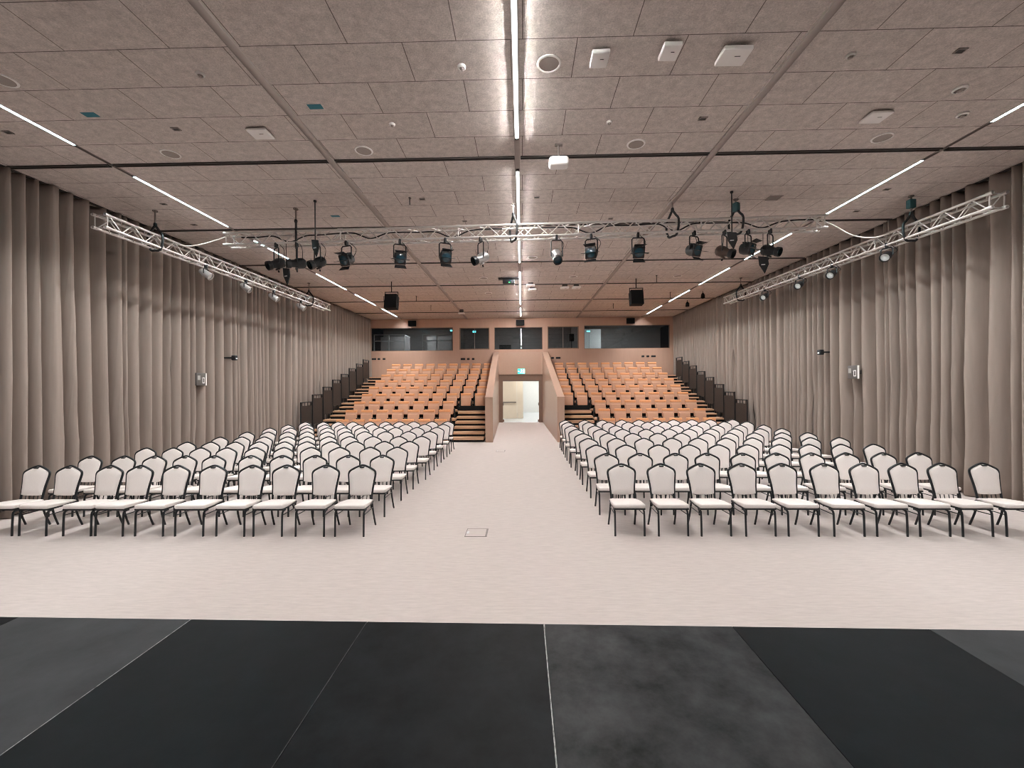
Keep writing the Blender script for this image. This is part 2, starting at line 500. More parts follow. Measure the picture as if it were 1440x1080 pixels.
for x, lab in ((-6.6, 'behind the wide left window'), (0.0, 'behind the window over the doorway'), (6.0, 'behind the wide right window')):  # lamps added out of sight to lift the dark control room
    lp = thing('ceiling_light', 'added unseen fill lamp inside the control room ' + lab, 'light', (x, 25.6, 5.9))
    MB().box((0, 0, -0.02), (1.2, 0.12, 0.04), bevel=0.01).obj('housing', 'white_plastic', lp)
    MB().box((0, 0, -0.045), (1.1, 0.09, 0.01)).obj('diffuser', 'control_room_fill', lp)
c5 = thing('control_cabinet', 'pale grey tall cabinet behind the left end of the wide right window', 'cabinet', (4.25, 26.9, 3.45))
MB().b2(-0.75, 0.75, 0, 0.6, 0, 2.2).obj('body', 'white_plastic', c5, smooth=False)
MB().b2(-0.005, 0.005, -0.01, 0, 0.05, 2.15).obj('door_gap', 'black_matte', c5, smooth=False)
c2 = thing('loudspeaker', 'small black monitor loudspeaker behind the two-pane window right of the doorway', 'speaker', (2.95, 25.2, 4.75))
MB().box((0, 0, 0.2), (0.28, 0.25, 0.42), bevel=0.02).obj('cabinet', 'black_matte', c2)
MB().tube([(0, 0, 0), (0, 0, -1.3)], 0.02).obj('pole', 'black_metal', c2)

# portal: two sloping side walls leading to the doorway
def portal(name, xi0, xo0, xi1, xo1, lab):
    bm = MB()
    y0, y1 = 16.15, YB
    zt0, zt1 = 1.73, 4.06
    P = [(xi0, y0, 0), (xo0, y0, 0), (xo0, y0, zt0), (xi0, y0, zt0), (xi1, y1, 0), (xo1, y1, 0), (xo1, y1, zt1), (xi1, y1, zt1)]
    v = [bm.bm.verts.new(p) for p in P]
    for f in ((0, 1, 2, 3), (4, 5, 6, 7), (0, 1, 5, 4), (1, 2, 6, 5), (2, 3, 7, 6), (3, 0, 4, 7)):
        bm.bm.faces.new([v[i] for i in f])
    struct(bm.obj(name, 'portal', smooth=False), lab, 'wall')
portal('wall_portal_left', -1.13, -1.42, -1.35, -1.66, 'sloping laminate wall along the left of the entrance passage')
portal('wall_portal_right', 1.33, 1.61, 1.18, 1.50, 'sloping laminate wall along the right of the entrance passage')
struct(MB().b2(-1.36, 1.19, YB - 0.06, YB, 2.76, 4.04).obj('wall_portal_header', 'portal', smooth=False), 'laminate panel above the doorway', 'wall')

ex = thing('exit_sign', 'glowing green exit sign above the doorway', 'sign', (-0.045, YB - 0.08, 2.80))
MB().b2(-0.21, 0.21, -0.03, 0.02, 0.0, 0.29, bevel=0.01).obj('sign_face', 'exit_green', ex)
em = MB()
em.lathe([(0.001, 0.0), (0.022, 0.0), (0.022, 0.008), (0.001, 0.008)], 'Y', 12, (0.0, -0.038, 0.235))
em.prism([(-0.03, 0.10), (0.03, 0.12), (0.04, 0.205), (-0.015, 0.21)], -0.038, -0.03)
em.prism([(0.03, 0.12), (0.055, 0.045), (0.03, 0.045), (-0.005, 0.11)], -0.038, -0.03)
em.prism([(-0.03, 0.10), (-0.085, 0.06), (-0.07, 0.04), (0.0, 0.10)], -0.038, -0.03)
em.prism([(0.035, 0.2), (0.085, 0.16), (0.075, 0.145), (0.03, 0.18)], -0.038, -0.03)
em.prism([(0.10, 0.03), (0.185, 0.03), (0.185, 0.26), (0.10, 0.26)], -0.038, -0.03)
em.prism([(-0.19, 0.14), (-0.14, 0.18), (-0.14, 0.155), (-0.10, 0.155), (-0.10, 0.125), (-0.14, 0.125), (-0.14, 0.10)], -0.038, -0.03)
em.obj('pictogram', 'exit_white', ex, smooth=False)

# ------------------------------------------------------------------ ceiling tracks, light strips
n_tr = [0]
def trim(mb, m, lab):
    n_tr[0] += 1
    return struct(mb.obj('trim_%d' % n_tr[0], m), lab, 'ceiling track')
for X, lab in ((-3.17, 'rounded grey rail running along the ceiling left of the middle'), (3.15, 'rounded grey rail running along the ceiling right of the middle')):
    t = MB()
    t.prism([(-0.055, 0.0), (-0.05, -0.03), (-0.025, -0.045), (0.025, -0.045), (0.05, -0.03), (0.055, 0.0)], YF, YB - 0.01)
    bmesh.ops.translate(t.bm, vec=(X, 0, ZC), verts=t.bm.verts[:])
    trim(t, 'track', lab)
for k in range(6):
    Y = 7.04 + 3.015 * k
    segs = [(-8.75, -6.99), (-6.91, -3.23), (-3.11, -0.10), (0.0, 3.09), (3.21, 6.82), (6.90, 8.6)]
    t = MB()
    for a, b in segs:
        wd = 0.035 if k else 0.04
        t.b2(a, b, Y - wd, Y - wd + 0.022, ZC - 0.02, ZC)
        t.b2(a, b, Y + wd - 0.022, Y + wd, ZC - 0.02, ZC)
        t.b2(a, b, Y - wd + 0.022, Y + wd - 0.022, ZC - 0.006, ZC)
    trim(t, 'track_dark', '%s dark double rail crossing the ceiling, counted from the stage' % ORD[k])
trim(MB().b2(-0.055 - 0.042, -0.055 + 0.042, YF, YB - 0.01, ZC - 0.012, ZC), 'track', 'long channel holding the middle row of light strips')
for X, lab in ((-6.95, 'left'), (6.86, 'right')):
    t = MB()
    t.b2(X - 0.037, X - 0.025, YF, YB - 0.01, ZC - 0.004, ZC + 0.065).b2(X + 0.025, X + 0.037, YF, YB - 0.01, ZC - 0.004, ZC + 0.065).b2(X - 0.025, X + 0.025, YF, YB - 0.01, ZC + 0.05, ZC + 0.065)
    trim(t, 'track', 'long recessed channel holding the %s row of light strips' % lab)

def led(X, y0, y1, lab, m, recessed):
    h = (y1 - y0) / 2
    l = thing('led_strip_light', lab, 'light', (X, (y0 + y1) / 2, ZC), group='LED ceiling strips')
    hb = MB()
    if recessed:
        hb.b2(-0.024, 0.024, -h, h, 0.032, 0.049).b2(-0.024, 0.024, -h - 0.03, -h, 0.0, 0.049).b2(-0.024, 0.024, h, h + 0.03, 0.0, 0.049)
        hb.obj('housing', 'track_dark', l, smooth=False)
        MB().b2(-0.009, 0.009, -h, h, 0.019, 0.032).obj('diffuser', m, l, smooth=False)
        for sx in (-1, 1):
            MB().b2(sx * 0.0205, sx * 0.0245, -h, h, 0.0, 0.032).obj('reflector', 'reflector', l, smooth=False)
    else:
        wd = 0.058
        hb.b2(-wd / 2, wd / 2, -h - 0.05, -h, -0.034, -0.012).b2(-wd / 2, wd / 2, h, h + 0.05, -0.034, -0.012).b2(-wd / 2, wd / 2, -h, h, -0.018, -0.012)
        hb.obj('housing', 'track_dark', l, smooth=False)
        MB().b2(-0.0125, 0.0125, -h, h, -0.032, -0.018).obj('diffuser', m, l, smooth=False)
        for sx in (-1, 1):
            MB().b2(sx * 0.0127, sx * wd / 2, -h, h, -0.026, -0.018).obj('diffuser_edge', 'led_glow', l, smooth=False)
starts = [-6.2, -2.8, 0.6, 4.0, 7.45, 10.85, 14.2, 17.55, 21.0]
for i, s0 in enumerate(starts):
    if i < 2:
        continue
    e0 = s0 + 2.44
    cs, ce = (s0, e0)
    if i == 6: cs, ce = 14.15, 17.3
    if i == 5: cs, ce = 10.85, 13.08
    nm = 'behind the stage edge' if i < 3 else ('over the front floor', 'before the front truss', 'just beyond the front truss', 'beyond the hanging speakers', 'over the lower raked seats', 'nearest the back wall')[i - 3]
    if i < 3:
        nm = ('over the rear of the stage', 'over the middle of the stage', 'unseen over the stage front')[i]
    led(-6.95, s0, e0, 'cool white ceiling strip light by the left curtain, %s' % nm, 'led_side', True)
    led(-0.055, cs, ce, 'cool white ceiling strip light along the hall centre, %s' % nm, 'led_near' if i in (2, 3) else ('led' if i < 5 else 'led_rear'), False)  # stage front strip is unseen, boosted to light the chair faces
    led(6.86, s0 - 0.05, e0 - 0.1, 'cool white ceiling strip light by the right curtain, %s' % nm, 'led_side', True)

# ------------------------------------------------------------------ curtains
def curtain(name, X, side, y0, y1, lab, seed):
    rnd = random.Random(seed)
    step = 0.018
    n = int((y1 - y0) / step)
    zs = [0.015, 0.35, 1.2, 2.4, 3.6, 4.8, 5.6, 5.99]
    kn = []
    y = y0 - 1
    while y < y1 + 2:
        wd = rnd.choice([0.13, 0.16, 0.20, 0.25, 0.36, 0.22, 0.42])
        kn.append((y, wd, rnd.uniform(0.45, 1.0), rnd.uniform(0.75, 1.15), rnd.uniform(-1, 1)))
        y += wd
    import bisect
    ks = [k[0] for k in kn]
    drift = [0.0 if i == len(zs) - 1 else rnd.uniform(-0.03, 0.03) for i in range(len(zs))]
    bm = bmesh.new()
    rows = []
    for i in range(n + 1):
        yy = y0 + (y1 - y0) * i / n
        col = []
        for j, zz in enumerate(zs):
            q = yy + 0.05 * math.sin(yy * 1.3 + zz * 0.35) * (1 - zz / 6.0) + drift[j] * math.sin(yy * 2.1)
            a = bisect.bisect_right(ks, q) - 1
            k0 = kn[a]
            t = (q - k0[0]) / k0[1]
            f = min(1.0, (0.5 - 0.5 * math.cos(2 * PI * t)) * k0[3])
            f = f * f * (3 - 2 * f)
            amp = 0.17 + 0.20 * k0[2]
            if zz > 5.9:
                amp *= 0.75
            g = 0.10 + (f - 1.0) * amp + 0.008 * math.sin(yy * 27 + seed) + 0.012 * k0[4]
            col.append(bm.verts.new((X + side * g, yy, zz)))
        rows.append(col)
    for a, b in zip(rows, rows[1:]):
        for j in range(len(zs) - 1):
            bm.faces.new((a[j], b[j], b[j + 1], a[j + 1]))
    bmesh.ops.recalc_face_normals(bm, faces=bm.faces[:])
    me = bpy.data.meshes.new('cloth')
    bm.to_mesh(me)
    bm.free()
    me.materials.append(M['curtain'])
    for p in me.polygons:
        p.use_smooth = True
    o = bpy.data.objects.new('cloth', me)
    C.objects.link(o)
    sm = o.modifiers.new('solid', 'SOLIDIFY')
    sm.thickness = 0.006
    root = thing(name, lab, 'curtain', (0, 0, 0))
    o.parent = root
    MB().b2(X - 0.03, X + 0.03, y0, y1, 5.985, 6.008).obj('curtain_track', 'track_dark', root, smooth=False)
curtain('curtain', -8.80, 1, YF + 0.1, YB - 0.05, 'long taupe pleated curtain covering the left side of the hall', 3)
curtain('curtain', 8.68, -1, YF + 0.1, YB - 0.05, 'long taupe pleated curtain covering the right side of the hall', 11)

# ------------------------------------------------------------------ stage
ST = 0.8
def yedge(x): return 2.55 - 0.0115 * x
seams = [-7.6, -6.5, -5.4, -4.29, -3.18, -2.06, -0.955, 0.125, 1.235, 2.365, 3.48, 4.6, 5.7, 6.8]
cols = {4: ('deck_grey', 'grey vinyl stage deck beside the diagonal pale joint, far left in view'), 5: ('deck_dark', 'black vinyl stage deck between the grey deck and the scuffed seam'), 6: ('deck_mid', 'charcoal vinyl stage deck with a white edge line at its right'), 7: ('deck_mottled', 'mottled scuffed grey vinyl stage deck right of the white line'), 8: ('deck_dark', 'dark vinyl stage deck right of the mottled grey deck'), 9: ('deck_grey', 'grey vinyl stage deck at the right corner of the stage front')}
for i in range(len(seams) - 1):
    a, b = seams[i], seams[i + 1]
    m, lab = cols.get(i, ('deck_dark' if i % 2 else 'deck_grey', 'vinyl stage deck at the far %s of the stage, %s from its end' % ('left' if i < 5 else 'right', ORD[min(i, 13 - i) if i < 13 else 0])))
    t = thing('stage_deck', lab, 'stage', ((a + b) / 2, 0, 0), group='stage decks')
    h = (b - a) / 2 - 0.0015
    y1a, y1b = yedge(a), yedge(b)
    mb = MB()
    mb.prism([(-h, -5.0), (h, -5.0), (h, y1b), (-h, y1a)], ST - 0.03, ST, axis='Z')
    mb.obj('vinyl_top', m, t, smooth=False)
    fb = MB()
    fb.prism([(-h, -5.0), (h, -5.0), (h, y1b - 0.02), (-h, y1a - 0.02)], 0.002, ST - 0.03, axis='Z')
    fb.obj('skirt', 'black_matte', t, smooth=False)
    if i == 5:
        MB().b2(h - 0.003, h, -1.0, y1b - 0.005, ST, ST + 0.0012).obj('edge_line', 'deck_scuff', t, smooth=False)
    if i in (4, 6):
        MB().b2(h - 0.006 if i == 6 else h - 0.004, h, -1.0, y1b - 0.005, ST, ST + 0.0012).obj('edge_line', 'deck_seam', t, smooth=False)

# ------------------------------------------------------------------ raked seating
T0, TP = 15.75, 0.9
def tz(k): return 0.15 + 0.313 * (k - 1)
for side in (-1, 1):
    bank = 'left' if side < 0 else 'right'
    for k in range(1, 10):
        y0 = T0 + TP * (k - 1)
        y1 = y0 + TP - 0.002 if k < 9 else YB - 0.02
        xo = -8.42 if side < 0 else 8.32
        if k <= 3:
            xi = -2.80 if side < 0 else 2.98
        else:
            f = (y1 - 16.15) / (YB - 16.15)
            xi = (-1.42 - 0.24 * f - 0.02) if side < 0 else (1.61 + 0.02)
        z = tz(k)
        t = thing('seating_tier', 'wood edged seating tier, %s step up from the floor in the %s bank' % (ORD[k - 1], bank), 'seating tier', ((xo + xi) / 2, y0, 0), group='telescopic seating tiers')
        h = abs(xo - xi) / 2
        MB().b2(-h, h, 0.03, y1 - y0, 0.002, z - 0.07).obj('riser', 'black_matte', t, smooth=False)
        MB().b2(-h, h, 0.0, y1 - y0, z - 0.07, z, bevel=0.008).obj('deck', 'wood_tread', t)
        if k == 4:
            a, b = ((h - 1.3, h) if side < 0 else (-h, -h + 1.3))
            MB().b2(a, b, -0.02, 0.01, z, z + 0.19).obj('kick_board', 'black_matte', t, smooth=False)
        # half step in the outer aisle
        if k > 1:
            sx0, sx1 = (-8.28, -7.52) if side < 0 else (7.62, 8.2)
            s = thing('aisle_step', 'wooden half step in the outer aisle of the %s bank, before the %s tier' % (bank, ORD[k - 1]), 'step', ((sx0 + sx1) / 2, y0, tz(k - 1)), group='outer aisle half steps')
            hh = (sx1 - sx0) / 2
            MB().b2(-hh, hh, -0.43, -0.005, 0.095, 0.157, bevel=0.008).obj('tread', 'wood_tread', s)
            MB().b2(-hh + 0.01, hh - 0.01, -0.40, -0.005, 0.001, 0.095).obj('riser', 'black_matte', s, smooth=False)
    # stairs beside the portal
    sx0, sx1 = (-2.76, -1.50) if side < 0 else (1.65, 2.94)
    for k in range(6):
        z = 0.175 * (k + 1)
        y0 = 16.22 + 0.37 * k
        s = thing('stair_step', 'wooden stair step beside the passage wall of the %s bank, %s from the floor' % (bank, ORD[k]), 'step', ((sx0 + sx1) / 2, y0, 0), group='stairs beside the passage')
        h = (sx1 - sx0) / 2
        yE = 18.42 - y0
        MB().b2(-h, h, 0.0, yE, z - 0.095, z, bevel=0.008).obj('tread', 'wood_tread', s)
        MB().b2(-h, h, 0.05, yE, z - 0.174, z - 0.095).obj('riser', 'black_matte', s, smooth=False)
    # outer guard rails
    tops = [1.59, 1.86, 2.16, 2.47, 2.75, 3.05, 3.31, 3.57]
    for k in range(1, 9):
        y0 = T0 + TP * (k - 1)
        z = tz(k)
        X = -8.36 if side < 0 else 8.27
        g = thing('guard_rail', 'dark guard rail panel at the outer end of the %s tier, %s bank' % (ORD[k - 1], bank), 'railing', (X, y0, z), group='guard rails of the seating')
        Hh = tops[k - 1] - z
        for yy in (0.03, 0.84):
            MB().b2(-0.02, 0.02, yy - 0.02, yy + 0.02, 0.0, Hh).obj('post', 'black_metal', g, smooth=False)
        MB().b2(-0.02, 0.02, 0.01, 0.86, Hh - 0.035, Hh).obj('top_rail', 'black_metal', g, smooth=False)
        MB().b2(-0.012, 0.012, 0.05, 0.82, 0.22, Hh - 0.15).obj('infill_panel', 'rail_mesh', g, smooth=False)
        sp = MB()
        for q in range(4):
            yy = 0.12 + q * 0.21
            sp.b2(-0.008, 0.008, yy - 0.006, yy + 0.006, Hh - 0.15, Hh - 0.035)
            sp.b2(-0.008, 0.008, yy - 0.006, yy + 0.006, 0.0, 0.22)
        sp.obj('baluster', 'black_metal', g, smooth=False)

# tip-up seats
def seat_proto():
    t = thing('auditorium_seat', '', 'seat', (0, 0, -50), group='raked auditorium seats')
    W = 0.475
    b = MB()
    b.box((0, 0.058, 0.435), (W, 0.075, 0.47), rot=Euler((math.radians(-7), 0, 0)).to_matrix(), bevel=0.022, seg=3)
    b.obj('backrest', 'seat_tan', t)
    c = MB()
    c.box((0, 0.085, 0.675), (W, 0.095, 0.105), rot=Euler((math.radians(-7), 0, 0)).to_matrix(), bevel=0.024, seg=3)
    c.obj('top_edge', 'seat_top_lit', t, label='orange top edge, brighter light painted in')
    s = MB()
    s.box((0, -0.03, 0.36), (W - 0.03, 0.08, 0.40), rot=Euler((math.radians(-3), 0, 0)).to_matrix(), bevel=0.025, seg=3)
    s.obj('seat', 'seat_tan', t)
    for sx in (-1, 1):
        a = MB()
        a.b2(sx * 0.272 - 0.022, sx * 0.272 + 0.022, -0.10, 0.12, 0.36, 0.40, bevel=0.008)
        a.prism([(-0.03, 0.0), (0.10, 0.0), (0.10, 0.37), (-0.07, 0.37)], sx * 0.272 - 0.018, sx * 0.272 + 0.018, axis='X')
        a.obj('armrest', 'black_metal', t, label='black armrest stanchion')
    return t
sp = seat_proto()
first = True
for side in (-1, 1):
    bank = 'left' if side < 0 else 'right'
    for k in range(1, 10):
        n = 7 if k <= 3 else 9
        for j in range(n):
            X = (-7.10 + 0.649 * j) if side < 0 else (7.22 - 0.645 * j)
            lab = 'tan tip-up seat, %s bank, %s tier up, %s from the outer aisle' % (bank, ORD[k - 1], ORD[j])
            loc = (X, T0 + TP * (k - 1) + 0.69, tz(k))
            if first:
                sp.location = loc
                sp['label'] = lab
                first = False
            else:
                dup(sp, loc, None, lab)

# ------------------------------------------------------------------ banquet chairs
def smooth_path(pts, n=6):
    out = []
    P = [Vector(p) for p in pts]
    for i in range(len(P) - 1):
        p0, p1, p2, p3 = P[max(i - 1, 0)], P[i], P[i + 1], P[min(i + 2, len(P) - 1)]
        for k in range(n):
            t = k / n
            out.append(0.5 * ((2 * p1) + (-p0 + p2) * t + (2 * p0 - 5 * p1 + 4 * p2 - p3) * t * t + (-p0 + 3 * p1 - 3 * p2 + p3) * t ** 3))
    out.append(P[-1])
    return out
# half outline of the back (x, height)
BACK = [(0.178, 0.44), (0.182, 0.52), (0.19, 0.62), (0.204, 0.72), (0.214, 0.79), (0.215, 0.835), (0.198, 0.868), (0.150, 0.898), (0.098, 0.923), (0.045, 0.944), (0.0, 0.953)]
def back_y(zz): return 0.165 + (zz - 0.44) * 0.21
def chair_meshes():
    ms = {}
    left = [(-x, back_y(z), z) for x, z in BACK]
    path = smooth_path(left + [(x, back_y(z), z) for x, z in BACK[::-1]][1:], 3)
    ms['back_frame'] = MB().tube(path, 0.0155, 8).mesh('back_frame', 'chair_frame')
    b = MB()
    pts = [(x * 0.955, z - (0.012 if z > 0.8 else 0.0)) for x, z in BACK if z > 0.5]
    half = [Vector((x, 0, z)) for x, z in pts]
    bot = [Vector((0.0, 0, 0.492)), Vector((0.10, 0, 0.494)), Vector((0.165, 0, 0.505))]
    outl = [(v.x, v.z) for v in smooth_path(bot + half, 2)]
    full = outl + [(-x, z) for x, z in outl[::-1]][1:-1]
    cx, cz = 0.0, 0.72
    for sgn, in ((-1,), (1,)):
        prev = None
        for sc, off in ((1.0, 0.0), (0.975, 0.018), (0.90, 0.030), (0.55, 0.034)):
            ring = [b.bm.verts.new((x * sc, back_y(cz + (z - cz) * sc) + sgn * off, cz + (z - cz) * sc)) for x, z in full]
            if prev:
                n = len(ring)
                for i in range(n):
                    b.bm.faces.new((prev[i], prev[(i + 1) % n], ring[(i + 1) % n], ring[i]))
            prev = ring
        b.bm.faces.new(prev)
    bmesh.ops.remove_doubles(b.bm, verts=b.bm.verts[:], dist=0.0004)
    ms['backrest'] = b.mesh('backrest', 'chair_white')
    s = MB()
    s.prism([(-0.232, -0.255), (-0.20, -0.275), (0.20, -0.275), (0.232, -0.255), (0.225, -0.05), (0.205, 0.165), (0.185, 0.185), (-0.185, 0.185), (-0.205, 0.165), (-0.225, -0.05)], 0.405, 0.466, axis='Z')
    es = [e for e in s.bm.edges if abs(e.verts[0].co.z - e.verts[1].co.z) < 1e-4]
    bmesh.ops.bevel(s.bm, geom=es, offset=0.02, segments=3, profile=0.5, affect='EDGES')
    for v in s.bm.verts:
        if v.co.z > 0.43:
            v.co.z -= 0.030 * max(0.0, (v.co.y + 0.20) / 0.385)
    ms['seat'] = s.mesh('seat', 'chair_white')
    f = MB()
    f.prism([(-0.228, -0.262), (0.228, -0.262), (0.205, 0.18), (-0.205, 0.18)], 0.382, 0.405, axis='Z')
    ms['seat_frame'] = f.mesh('seat_frame', 'chair_frame')
    for sx in (-1, 1):
        ms['fleg%d' % sx] = MB().tube(smooth_path([(sx * 0.214, -0.17, 0.372), (sx * 0.214, -0.225, 0.366), (sx * 0.214, -0.252, 0.33), (sx * 0.214, -0.262, 0.17), (sx * 0.214, -0.268, 0.0)], 3), 0.0145, 8).mesh('leg', 'chair_frame')
        ms['rleg%d' % sx] = MB().tube(smooth_path([(sx * 0.178, back_y(0.46), 0.46), (sx * 0.19, 0.158, 0.37), (sx * 0.20, 0.185, 0.20), (sx * 0.206, 0.255, 0.0)], 3), 0.0145, 8).mesh('leg', 'chair_frame')
        ms['str%d' % sx] = MB().tube([(sx * 0.212, -0.255, 0.31), (sx * 0.198, 0.168, 0.31)], 0.007, 6).mesh('stretcher', 'chair_frame')
    for i, x in enumerate((-0.10, -0.035, 0.035, 0.10)):
        ms['spindle%d' % i] = MB().tube([(x, back_y(0.41), 0.40), (x, back_y(0.51), 0.51)], 0.006, 5).mesh('spindle', 'chair_frame')
    h = MB()
    h.b2(-0.035, 0.035, back_y(0.925) - 0.045, back_y(0.925) + 0.02, 0.916, 0.934, bevel=0.006)
    ms['hand_grip'] = h.mesh('hand_grip', 'chair_frame')
    return ms
CM = chair_meshes()
def make_chair(loc, rz, lab, full):
    t = thing('banquet_chair', lab, 'chair', loc, (0, 0, rz), group='cream banquet chairs')
    names = ['seat', 'seat_frame', 'backrest', 'back_frame', 'fleg-1', 'fleg1', 'rleg-1', 'rleg1']
    if full:
        names += ['str-1', 'str1', 'spindle0', 'spindle1', 'spindle2', 'spindle3', 'hand_grip']
    for nme in names:
        me = CM[nme]
        o = bpy.data.objects.new(me.name.split('.')[0], me)
        C.objects.link(o)
        o.parent = t
    return t
LROWS = [
    (6.34, [-7.8, -7.27, -6.6, -6.11, -5.51, -4.91, -4.29, -3.74, -3.11, -2.53]),
    (7.25, [-7.87, -7.25, -6.67, -6.11, -5.58, -4.91, -4.33, -3.73, -3.13, -2.52]),
    (8.22, [-7.72, -7.16, -6.58, -6.04, -5.45, -4.86, -4.3, -3.71, -3.09, -2.53]),
    (9.08, [-7.56, -7.02, -6.46, -5.91, -5.34, -4.83, -4.28, -3.73, -3.08, -2.52]),
    (9.98, [-7.46, -6.91, -6.35, -5.77, -5.28, -4.75, -4.23, -3.65, -3.02, -2.46]),
    (11.04, [-7.48, -6.9, -6.36, -5.83, -5.27, -4.75, -4.25, -3.69, -3.07, -2.49]),
    (12.09, [-7.49, -6.87, -6.36, -5.76, -5.25, -4.73, -4.19, -3.73, -3.1, -2.51]),
    (13.01, [-7.46, -6.84, -6.27, -5.75, -5.19, -4.72, -4.21, -3.69, -3.08, -2.5]),
    (13.99, [-7.41, -6.79, -6.28, -5.77, -5.18, -4.65, -4.17, -3.69, -3.07, -2.53])]
RROWS = [
    (6.38, [1.54, 2.16, 2.77, 3.4, 4.01, 4.65, 5.25, 5.84, 6.43, 7.05]),
    (7.36, [1.5, 2.1, 2.73, 3.29, 3.92, 4.51, 5.12, 5.73, 6.37, 6.98]),
    (8.41, [1.51, 2.11, 2.77, 3.39, 3.98, 4.55, 5.2, 5.79, 6.43, 7.07]),
    (9.46, [1.51, 2.15, 2.77, 3.41, 3.99, 4.62, 5.22, 5.85, 6.52, 7.16]),
    (10.41, [1.52, 2.15, 2.76, 3.39, 3.97, 4.6, 5.17, 5.78, 6.46, 7.09]),
    (11.36, [1.48, 2.14, 2.74, 3.38, 4.0, 4.54, 5.13, 5.77, 6.45, 7.03]),
    (12.34, [1.47, 2.15, 2.77, 3.38, 3.98, 4.54, 5.11, 5.73, 6.4, 7.1]),
    (13.43, [1.48, 2.15, 2.78, 3.41, 4.03, 4.57, 5.2, 5.79, 6.47, 7.17]),
    (14.22, [1.48, 2.13, 2.73, 3.39, 3.97, 4.54, 5.13, 5.75, 6.36, 7.11])]
CS = 1.0156
for bank, rows in (('left', LROWS), ('right', RROWS)):
    for k, (Y, xs_) in enumerate(rows):
        order = xs_[::-1] if bank == 'left' else xs_
        for j, X in enumerate(order):
            lab = 'cream banquet chair, %s block, %s row from the stage, %s from the centre aisle' % (bank, ORD[k], ORD[j])
            make_chair((X * CS, (Y + 0.29) * CS - 0.27, 0), random.uniform(-0.02, 0.02), lab, k < 2)

# ------------------------------------------------------------------ trusses
def truss(p0, p1, lab, n_seg):
    p0, p1 = Vector(p0), Vector(p1)
    dv = p1 - p0
    L = dv.length
    rz = math.atan2(dv.y, dv.x)
    ry = -math.asin(dv.z / L)
    t = thing('lighting_truss', lab, 'truss', p0, (0, ry, rz))
    q = 0.12
    A = 0.24
    cn = [(-q, 0), (q, 0), (q, A), (-q, A)]
    for y, z in cn:
        MB().tube([(0, y, z), (L, y, z)], 0.024, 10).obj('chord', 'aluminium', t)
    nb = int(L / 0.25)
    for a in range(4):
        (ya, za), (yb, zb) = cn[a], cn[(a + 1) % 4]
        m = MB()
        for i in range(nb):
            x0 = 0.06 + (L - 0.12) * i / nb
            x1 = 0.06 + (L - 0.12) * (i + 1) / nb
            pa, pb = ((ya, za), (yb, zb)) if i % 2 == 0 else ((yb, zb), (ya, za))
            m.tube([(x0, *pa), (x1, *pb)], 0.0105, 6, cap=False)
        m.obj('lattice', 'aluminium', t)
    for i in range(n_seg + 1):
        x = L * i / n_seg
        x = min(max(x, 0.03), L - 0.03)
        e = MB()
        for (ya, za), (yb, zb) in zip(cn, cn[1:] + cn[:1]):
            e.tube([(x, ya, za), (x, yb, zb)], 0.011, 6)
        for y, z in cn:
            e.lathe([(0.031, x - 0.05), (0.031, x + 0.05)], 'X', 10, (0, y, z))
        e.obj('coupler_frame', 'aluminium', t)
    return t
FT0, FT1 = Vector((-6.27, 8.93, 5.23)), Vector((6.15, 8.80, 5.35))
truss(FT0, FT1, 'aluminium box truss crossing the hall over the chairs, full of stage lights', 5)
LT0, LT1 = Vector((-7.85, 7.70, 5.21)), Vector((-7.85, 16.85, 5.24))
truss(LT0, LT1, 'aluminium box truss running along the left curtain', 4)
RT0, RT1 = Vector((7.93, 7.22, 5.12)), Vector((7.93, 16.5, 5.27))
truss(RT0, RT1, 'aluminium box truss running along the right curtain', 4)
def ftz(x): return FT0.z + (x - FT0.x) / (FT1.x - FT0.x) * (FT1.z - FT0.z)
def fty(x): return FT0.y + (x - FT0.x) / (FT1.x - FT0.x) * (FT1.y - FT0.y)

def hanger(x, y, zt, along, lab, rod='grey_metal', band='black_metal', motor=False):
    h = thing('truss_hanger', lab, 'hanger', (x, y, zt), (0, 0, PI / 2 if along == 'y' else 0.5))
    top = ZC - zt
    MB().tube([(0, 0, 0.50), (0, 0, top)], 0.016, 8).obj('drop_rod', rod, h)
    MB().lathe([(0.05, top - 0.02), (0.05, top)], 'Z', 12).obj('ceiling_plate', rod, h)
    MB().lathe([(0.03, 0.47), (0.035, 0.49), (0.03, 0.53)], 'Z', 10).obj('shackle', band, h)
    for s in (-1, 1):
        MB().tube(smooth_path([(0, 0, 0.49), (0, s * 0.09, 0.36), (0, s * 0.155, 0.27), (0, s * 0.155, 0.10), (0, s * 0.10, -0.045), (0, 0, -0.05)], 3), [0.024] * 16, 6).obj('sling', band, h)
    if motor:
        MB().box((0.0, 0, top - 0.17), (0.11, 0.13, 0.18), bevel=0.02).obj('motor', 'teal_motor', h)
hanger(-4.80, fty(-4.8), ftz(-4.8), 'x', 'black sling hanger on the front truss above the leftmost stage lights')
hanger(-0.16, fty(-0.16), ftz(-0.16), 'x', 'pale hanger holding the front truss beside the centre light strip', rod='aluminium')
hanger(3.13, fty(3.13), ftz(3.13), 'x', 'black sling hanger on the front truss near the right ceiling rail')
hanger(4.42, fty(4.42), ftz(4.42), 'x', 'black chain hoist with teal motor on the front truss, right side', motor=True)
hanger(-7.85, 8.90, 5.21, 'y', 'black hanger on the near end of the left curtain truss')
hanger(-7.85, 15.45, 5.23, 'y', 'black hanger on the far end of the left curtain truss')
hanger(7.93, 8.80, 5.15, 'y', 'black hanger with teal motor on the near end of the right curtain truss', motor=True)
hanger(7.93, 15.5, 5.25, 'y', 'black hanger on the far end of the right curtain truss')

